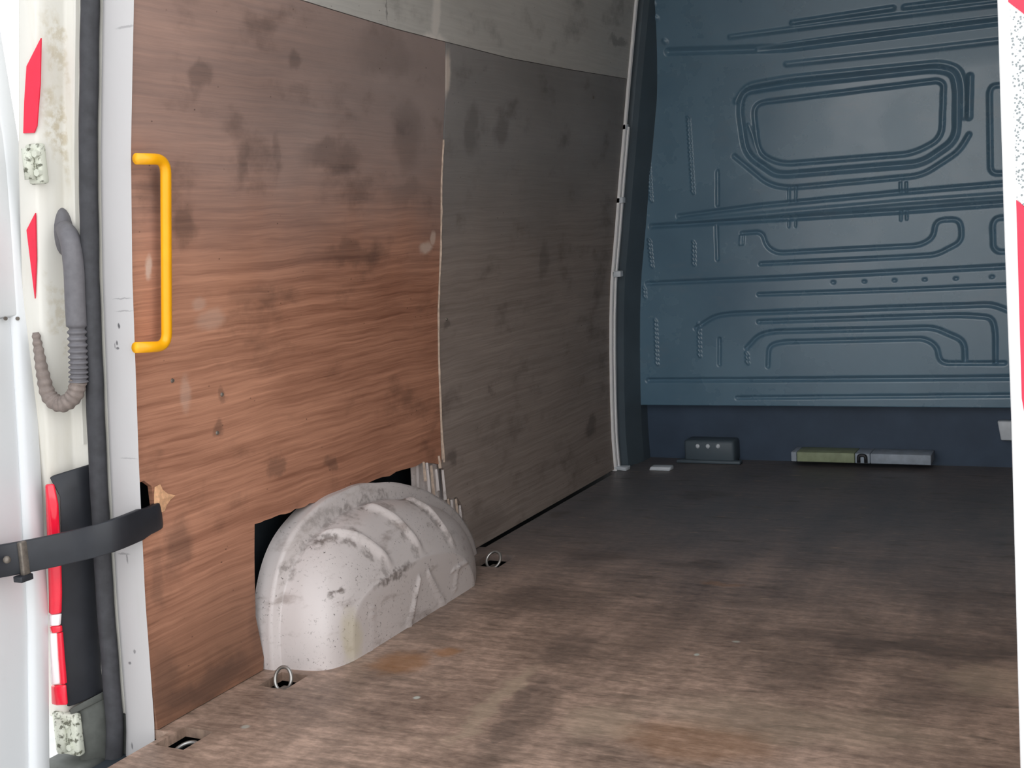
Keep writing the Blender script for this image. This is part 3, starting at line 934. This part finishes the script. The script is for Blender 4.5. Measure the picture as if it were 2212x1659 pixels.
# ------------------------------------------------------------------ check strap from body to door
def band(name, ctr, hh, th, mat, par, bev=.003):
    """flat strap through centre points, upright, hh = half height"""
    V, F = [], []
    C = [np.array(c, float) for c in ctr]
    for i, c in enumerate(C):
        t = C[min(i + 1, len(C) - 1)] - C[max(i - 1, 0)]; t[2] = 0; t /= np.linalg.norm(t); nn = np.array([-t[1], t[0], 0]) * th / 2
        h_ = hh[i] if hasattr(hh, '__len__') else hh; up = np.array([0, 0, h_])
        V += [c + nn + up, c - nn + up, c - nn - up, c + nn - up]
    for i in range(len(C) - 1):
        b = 4 * i
        for k in range(4):
            F.append((b + k, b + (k + 1) % 4, b + 4 + (k + 1) % 4, b + 4 + k))
    F += [(0, 1, 2, 3), tuple(4 * (len(C) - 1) + k for k in (3, 2, 1, 0))]
    return add_bevel(pyd(name, V, F, mat, par), bev, 2, .5)


A1 = at(331, 1120, 0, -1.872); A2 = at(240, 1158, 1, 1.81); A3 = at(150, 1182, 1, 1.775); A4 = at(40, 1205, 0, XD + .05); A5 = at(-60, 1222, 0, XD + .02)
A0 = A1 + (A1 - A2) * .35; A0[0] = -1.895
ck = thing('door_check_strap', 'black door check strap bridging from the plywood notch to the open door', 'door strap', (A3[0], A3[1], A3[2] - .05))
band('strap_arm', spline([A0, A1, A2, A3, A4, A5], 5), [.026] * 3 + [.030] * 4 + [.034] * 20, .014, M['black'], ck)
p = at(52, 1206, 0, XD + .062); bm = bmesh.new()
bm_box(bm, (p[0] - .006, p[1] - .010, p[2] - .036), (p[0] + .006, p[1] + .010, p[2] + .036))
from_bm('strap_clamp', bm, M['dirty_steel'], ck, bevel=.003)
p = at(15, 1209, 0, XD + .058); bm = bmesh.new()
bmesh.ops.create_uvsphere(bm, u_segments=10, v_segments=6, radius=.008, matrix=Matrix.Translation(p))
from_bm('rivet', bm, M['dirty_steel'], ck, True)
p = at(52, 1246, 0, XD + .06); bm = bmesh.new()
bm_box(bm, (p[0] - .012, p[1] - .018, p[2] - .008), (p[0] + .012, p[1] + .014, p[2] + .005))
from_bm('clamp_foot', bm, M['black'], ck, bevel=.002)

# ------------------------------------------------------------------ rubber cable conduit
yc = Y0 - .012
cb = thing('cable_conduit', 'grey ribbed rubber cable conduit looping from pillar to left door', 'conduit', at(130, 880, 1, 1.83))
gp = at(135, 500, 1, Y0 + .006)
bm = bmesh.new()
bmesh.ops.create_uvsphere(bm, u_segments=20, v_segments=12, radius=1.0, matrix=Matrix.Translation(gp) @ Matrix.Diagonal((.027, .022, .052, 1)))
from_bm('grommet', bm, M['hose'], cb, True)
sl = [at(138, 492, 1, Y0 - .01), at(152, 520, 1, Y0 - .028), at(160, 580, 1, Y0 - .034), at(163, 650, 1, Y0 - .034), at(166, 705, 1, Y0 - .034)]
tube('sleeve', spline(sl, 8), [.018 + .0035 * min(1, i / 6) for i in range(33)], M['hose'], cb, 14)
cor = [at(166, 700, 1, Y0 - .034), at(169, 770, 1, Y0 - .036), at(170, 825, 1, Y0 - .038)]
cp = spline(cor, 36)
tube('ribbed_hose', cp, [.0185 + .0025 * math.sin(i * .9) for i in range(len(cp))], M['hose'], cb, 14)
bend = [at(170, 822, 1, Y0 - .038), at(160, 855, 1, Y0 - .042), at(133, 873, 1, Y0 - .05), at(106, 855, 1, Y0 - .058), at(93, 810, 1, Y0 - .062), at(84, 760, 1, Y0 - .064), at(77, 718, 1, Y0 - .064)]
bp_ = spline(bend, 16)
tube('lower_loop', bp_, [(.0175 - .010 * max(0, (i / len(bp_) - .45) / .55)) + .0012 * math.sin(i * 1.1) for i in range(len(bp_))], M['hose_dusty'], cb, 14)

# ------------------------------------------------------------------ yellow grab handle
hp = [onwall(262, 342, .03), onwall(358, 344, .035), onwall(360, 748, .035), onwall(268, 755, .03)]
hp[0][1] = hp[3][1] = Y0 - .012
hp = fillet(hp, .030, 8)
gh = thing('grab_handle', 'bent yellow grab handle bolted to the left rear pillar edge', 'handle', hp[-1])
tube('bar', hp, .0115, M['yellow'], gh, 16)

# ------------------------------------------------------------------ wheel arch
def arch():
    yc_, b0 = 2.70, .374
    nt = 200
    rings = []
    sm = np.concatenate([np.linspace(-.03, .026, 6), np.linspace(.0285, .0385, 5), np.linspace(.04, .186, 34)])
    prof = []
    for s in sm:
        k = max(0.0, min(1.0, s / .187))
        step = .050 * min(1, max(0, (s - .026) / .012))                # the flange against the wall stands proud of the body
        fz = 1 - .42 * k ** 3
        fr = 1 - .08 * k ** 3 - .17 * k ** 14
        ff = 1 - .42 * k ** 1.5
        prof.append((s, .415 * fr - step * .35, .68 * ff - step, b0 * fz - step, 1.55 + .75 * k, 2.7 + 1.0 * k ** 5))
    V = []
    th = np.linspace(0, math.pi, nt)
    base_x = -1.884
    for s, aR, aF, bb, n1f, n1r in prof:
        for t in th:
            c, sn = math.cos(t), math.sin(t)
            if c >= 0:      # rear half (towards the camera)
                n1 = n1r; yy = yc_ - aR * abs(c) ** (2 / n1); zz = bb * sn ** (2 / n1)
            else:
                n1 = n1f; yy = yc_ + aF * abs(c) ** (2 / n1); zz = bb * sn ** (2 / n1)
            V.append([base_x + s, yy, zz])
    nr = len(prof)
    # closing face
    last = np.array(V[-nt:]); cen = np.array([base_x + .190, 2.72, 0.0]); nf = 26
    for k in range(1, nf + 1):
        t = .004 if k == 1 else (k - 1) / (nf - 1)
        for p in last:
            r_ = p + (cen - p) * t
            r_[0] = base_x + .1865 + .002 * min(1, t * 6)
            V.append(list(r_))
    V = np.array(V)
    # pressed ribs across the crown
    s = V[:, 0] - base_x; yy = V[:, 1]; zz = V[:, 2]
    env = np.clip((s - .045) / .02, 0, 1) * np.clip((.182 - s) / .012, 0, 1)
    for y0, dirn, hgt in ((2.531, 1.06, .015), (2.727, .58, .012), (2.93, .33, .012)):
        yl = y0 + dirn * (s - .1)
        d = np.abs(yy - yl); b = np.clip(1 - d / .020, 0, 1); b = b * b * (3 - 2 * b) * env * (zz > .10)
        V[:, 2] += hgt * b; V[:, 0] += .35 * hgt * b
    # shallow dish behind each rib
    # ribs on the inner face
    face = s > .1862
    def seg(y1, z1, y2, z2, w, h):
        dy, dz_ = y2 - y1, z2 - z1; t = np.clip(((yy - y1) * dy + (zz - z1) * dz_) / (dy * dy + dz_ * dz_), 0, 1)
        d = np.hypot(yy - y1 - t * dy, zz - z1 - t * dz_); b = np.clip(1 - d / w, 0, 1) * face
        V[:, 0] += h * b
    seg(2.735, .115, 2.665, .0, .010, .008); seg(2.785, .115, 2.865, -.01, .010, .008)
    seg(2.92, .085, 3.02, .085, .008, .005); seg(2.92, .02, 2.95, .085, .008, .005); seg(2.48, .0, 2.50, .11, .008, .004)
    V[:, 2] += np.where(zz > .02, .0016 * np.sin(yy * 37 + s * 50) * np.sin(s * 61 + 1), 0)
    V[:, 2] -= .002
    F = []
    rows = nr + nf
    for i in range(rows - 1):
        for k in range(nt - 1):
            a = i * nt + k; F.append((a, a + 1, a + nt + 1, a + nt))
    return V, F


ar = thing('wheel_arch', 'scuffed white wheel arch bulging through the torn plywood cut-out', 'wheel arch', (-1.8, 2.8, 0))
Va, Fa = arch()
pyd('arch_shell', Va, Fa, M['arch'], ar, True)
# ridged body panel that shows above and in front of the arch
V, F = [], []
ys_ = np.linspace(3.065, 3.42, 150); zs_ = np.linspace(.02, .385, 12)
for z in zs_:
    for yv in ys_:
        r = .007 * max(0, math.sin((yv - 3.10) * 2 * math.pi / .052)) ** 1.5
        V.append((xw(z) - .022 + r + .003 * math.sin(yv * 90) * (z > .2), yv, z))
for i in range(len(zs_) - 1):
    for k in range(len(ys_) - 1):
        a = i * len(ys_) + k; F.append((a, a + 1, a + len(ys_) + 1, a + len(ys_)))
pyd('ridged_panel', V, F, M['arch'], ar, True)
# splintered strips left along the stepped cut
for k, (px, y0, y1, w_) in enumerate([(915, 998, 1040, 3), (922, 1000, 1075, 3), (931, 1006, 1090, 4), (942, 1014, 1060, 3), (948, 985, 1012, 3), (956, 1016, 1080, 3), (968, 1078, 1118, 3), (975, 1080, 1135, 3), (985, 1078, 1150, 3), (993, 1092, 1150, 3)]):
    top_, bot = onwall(px, y0, .004), onwall(px + (y1 - y0) * .09, y1, .002)
    wy = w_ * .0022
    V = [top_ + [-.004, 0, 0], top_ + [.002, wy * .5, 0], top_ + [-.004, wy, 0], bot + [-.004, -wy * .3, 0], bot + [.004, wy * .5, 0], bot + [-.004, wy * 1.3, 0]]
    F = [(0, 1, 4, 3), (1, 2, 5, 4), (0, 3, 5, 2), (0, 2, 1), (3, 4, 5)]
    pyd('splinter', V, F, M['arch'] if k % 2 else M['splinter'], wl)

# ------------------------------------------------------------------ lashing rings in the floor cut-outs
def lashing(h, label, tilt, lift, rr=.026):
    cx0, cy0 = (h[0] + h[1]) / 2, (h[2] + h[3]) / 2
    t = thing('lashing_ring', label, 'lashing ring', (cx0, cy0, -.06))
    bm = bmesh.new(); bm_box(bm, (h[0] + .008, h[2] + .02, -.072), (h[1] - .008, h[3] - .02, -.055))
    from_bm('base_plate', bm, M['dirty_steel'], t, bevel=.003)
    pts = []
    for k in range(24):
        an = 2 * math.pi * k / 24
        lx, ly = rr * math.cos(an), rr * 1.2 * math.sin(an)
        pts.append((cx0 + lx, cy0 + ly * math.cos(tilt), lift + ly * math.sin(tilt)))
    tube('ring', pts, .0045, M['steel'], t, 8, True)
    bm = bmesh.new(); bm_box(bm, (cx0 - .010, cy0 - .012, -.058), (cx0 + .010, cy0 + .012, lift - rr * math.sin(tilt) * .9))
    from_bm('lug', bm, M['dirty_steel'], t, bevel=.003)
    return t


lashing(holes[0], 'folded lashing ring in the floor cut-out nearest the rear edge', .25, -.030)
lashing(holes[1], 'upright lashing ring in the floor cut-out in front of the wheel arch', 1.25, .004, .024)
lashing(holes[2], 'small shiny lashing ring in the floor recess beyond the wheel arch', .9, .002, .024)

# ------------------------------------------------------------------ small things at the foot of the bulkhead
yb = YB - .02
a, b = at(1715, 975, 1, yb), at(2012, 1004, 1, yb)
pl = thing('sill_plate', 'long pale label plate along the foot of the bulkhead', 'plate', (a[0], yb, b[2]))
xm1 = at(1848, 990, 1, yb)[0]; xm2 = at(1880, 990, 1, yb)[0]
M['plate_green'] = plain('dull_green_label', lin(150, 162, 132), .6, 0, .15, 30)
M['plate_pale'] = plain('pale_label', lin(160, 172, 186), .6, 0, .15, 30)
for nm, x0, x1, mt in (('green_label', a[0] + .014, xm1 - .002, 'plate_green'), ('pale_label', xm2 + .002, b[0], 'plate_pale'), ('end_clip', a[0] - .010, a[0] + .012, 'plate_pale'), ('buckle_backing', xm1, xm2, 'plate_pale')):
    bm = bmesh.new(); bm_box(bm, (x0, yb - .012, b[2]), (x1, yb + .10, a[2])); from_bm(nm, bm, M[mt], pl, bevel=.003)
xc = (xm1 + xm2) / 2; zm = (a[2] + b[2]) / 2; hh = (a[2] - b[2]) / 2
tube('buckle_loop', fillet([(xc - .014, yb - .016, zm - hh * .8), (xc - .014, yb - .016, zm + hh * .7), (xc + .014, yb - .016, zm + hh * .7), (xc + .014, yb - .016, zm - hh * .8)], .012, 5), .007, M['black'], pl, 8)

a, b = at(1478, 950, 1, YB), at(1588, 1004, 1, YB)
bk = thing('seat_bracket', 'dark steel bracket with three pale bolts at the foot of the bulkhead', 'bracket', ((a[0] + b[0]) / 2, YB, 0.0))
bm = bmesh.new(); bm_box(bm, (a[0], YB - .01, 0.001), (b[0], YB + .09, a[2])); from_bm('bracket_box', bm, M['pillar'], bk, bevel=.012)
bm = bmesh.new(); bm_box(bm, (a[0] - .03, YB - .03, 0.001), (b[0] + .03, YB + .01, .015)); from_bm('foot_flange', bm, M['pillar'], bk, bevel=.004)
for px in (1507, 1529, 1551):
    p = at(px, 964, 1, YB - .012); bm = bmesh.new()
    bmesh.ops.create_uvsphere(bm, u_segments=10, v_segments=6, radius=.010, matrix=Matrix.Translation(p) @ Matrix.Diagonal((1, .6, 1, 1)))
    from_bm('bolt', bm, M['clip'], bk, True)

for (px0, px1, py, lab) in ((1328, 1358, 1013, 'small white scrap on the floor at the corner of lining and bulkhead'), (1405, 1453, 1012, 'longer white foam scrap on the floor beside the bulkhead bracket')):
    a, b = at(px0, py, 2, .004), at(px1, py, 2, .004)
    yy = min(a[1], 4.80); bm = bmesh.new()
    bm_box(bm, (a[0] + .004, yy - .02, 0.0), (b[0], yy + .03, .016))
    for v in bm.verts:
        v.co.x += rnd.uniform(-.006, .006); v.co.y += rnd.uniform(-.008, .008)
    o_ = from_bm('foam_scrap', bm, M['clip'], None, bevel=.004)
    tag(rebase(o_), lab, 'scrap')

# ------------------------------------------------------------------ right rear pillar with chevron tape
rp = [(1.34, 2150, 0), (1.0, 2165, 500), (.73, 2180, 900), (.19, 2200, 1659)]
YR = 1.86
rz, rx = [], []
for _, px, py in rp:
    p = at(px, py, 1, YR); rz.append(p[2]); rx.append(p[0])
xrp = lambda z: float(np.interp(z, rz[::-1], rx[::-1])) if rz[-1] <= z <= rz[0] else (rx[0] - (z - rz[0]) * .018 if z > rz[0] else rx[-1] + (rz[-1] - z) * .02)
t5 = struct(ribbon_profile('trim_5', [(0.002, YR + .006), (.006, YR), (.30, YR), (.30, YR + .12), (.0, YR + .10)], -.3, 2.12, M['white_bright'], None, 40, xrp, bevel=.004))
t5['label'] = 'white right rear pillar'
for nm, quad, mt, lab in (
        ('reflective_tape', [(2172, -60), (2420, -60), (2420, 170), (2212, 30), (2178, 4)], 'red_tape', 'red reflective tape piece at the top of the right pillar'),
        ('reflective_tape', [(2181, 14), (2420, 188), (2420, 580), (2225, 462), (2196, 428)], 'silver_tape', 'silver honeycomb reflective tape between the red pieces on right pillar'),
        ('reflective_tape', [(2195, 432), (2420, 600), (2420, 1100), (2214, 900), (2207, 860)], 'red_tape', 'lower red reflective tape piece with slanted top on right pillar')):
    tape(nm, quad, YR - .003, M[mt], lab)
# white latch block on the foot of the bulkhead
p = at(2176, 925, 1, YB + .06); bm = bmesh.new()
bm_box(bm, (p[0] - .022, p[1] - .02, p[2] - .045), (p[0] + .05, p[1] + .022, p[2] + .03))
for v in bm.verts:
    if v.co.z > p[2] and v.co.x < p[0]: v.co.x -= .012
ft = from_bm('striker_block', bm, M['clip'], None, bevel=.004)
tag(rebase(ft), 'small pale block on the dark foot of the bulkhead beside the white pillar', 'block')

for o_ in bpy.data.objects:
    if '_base' in o_:
        del o_['_base']
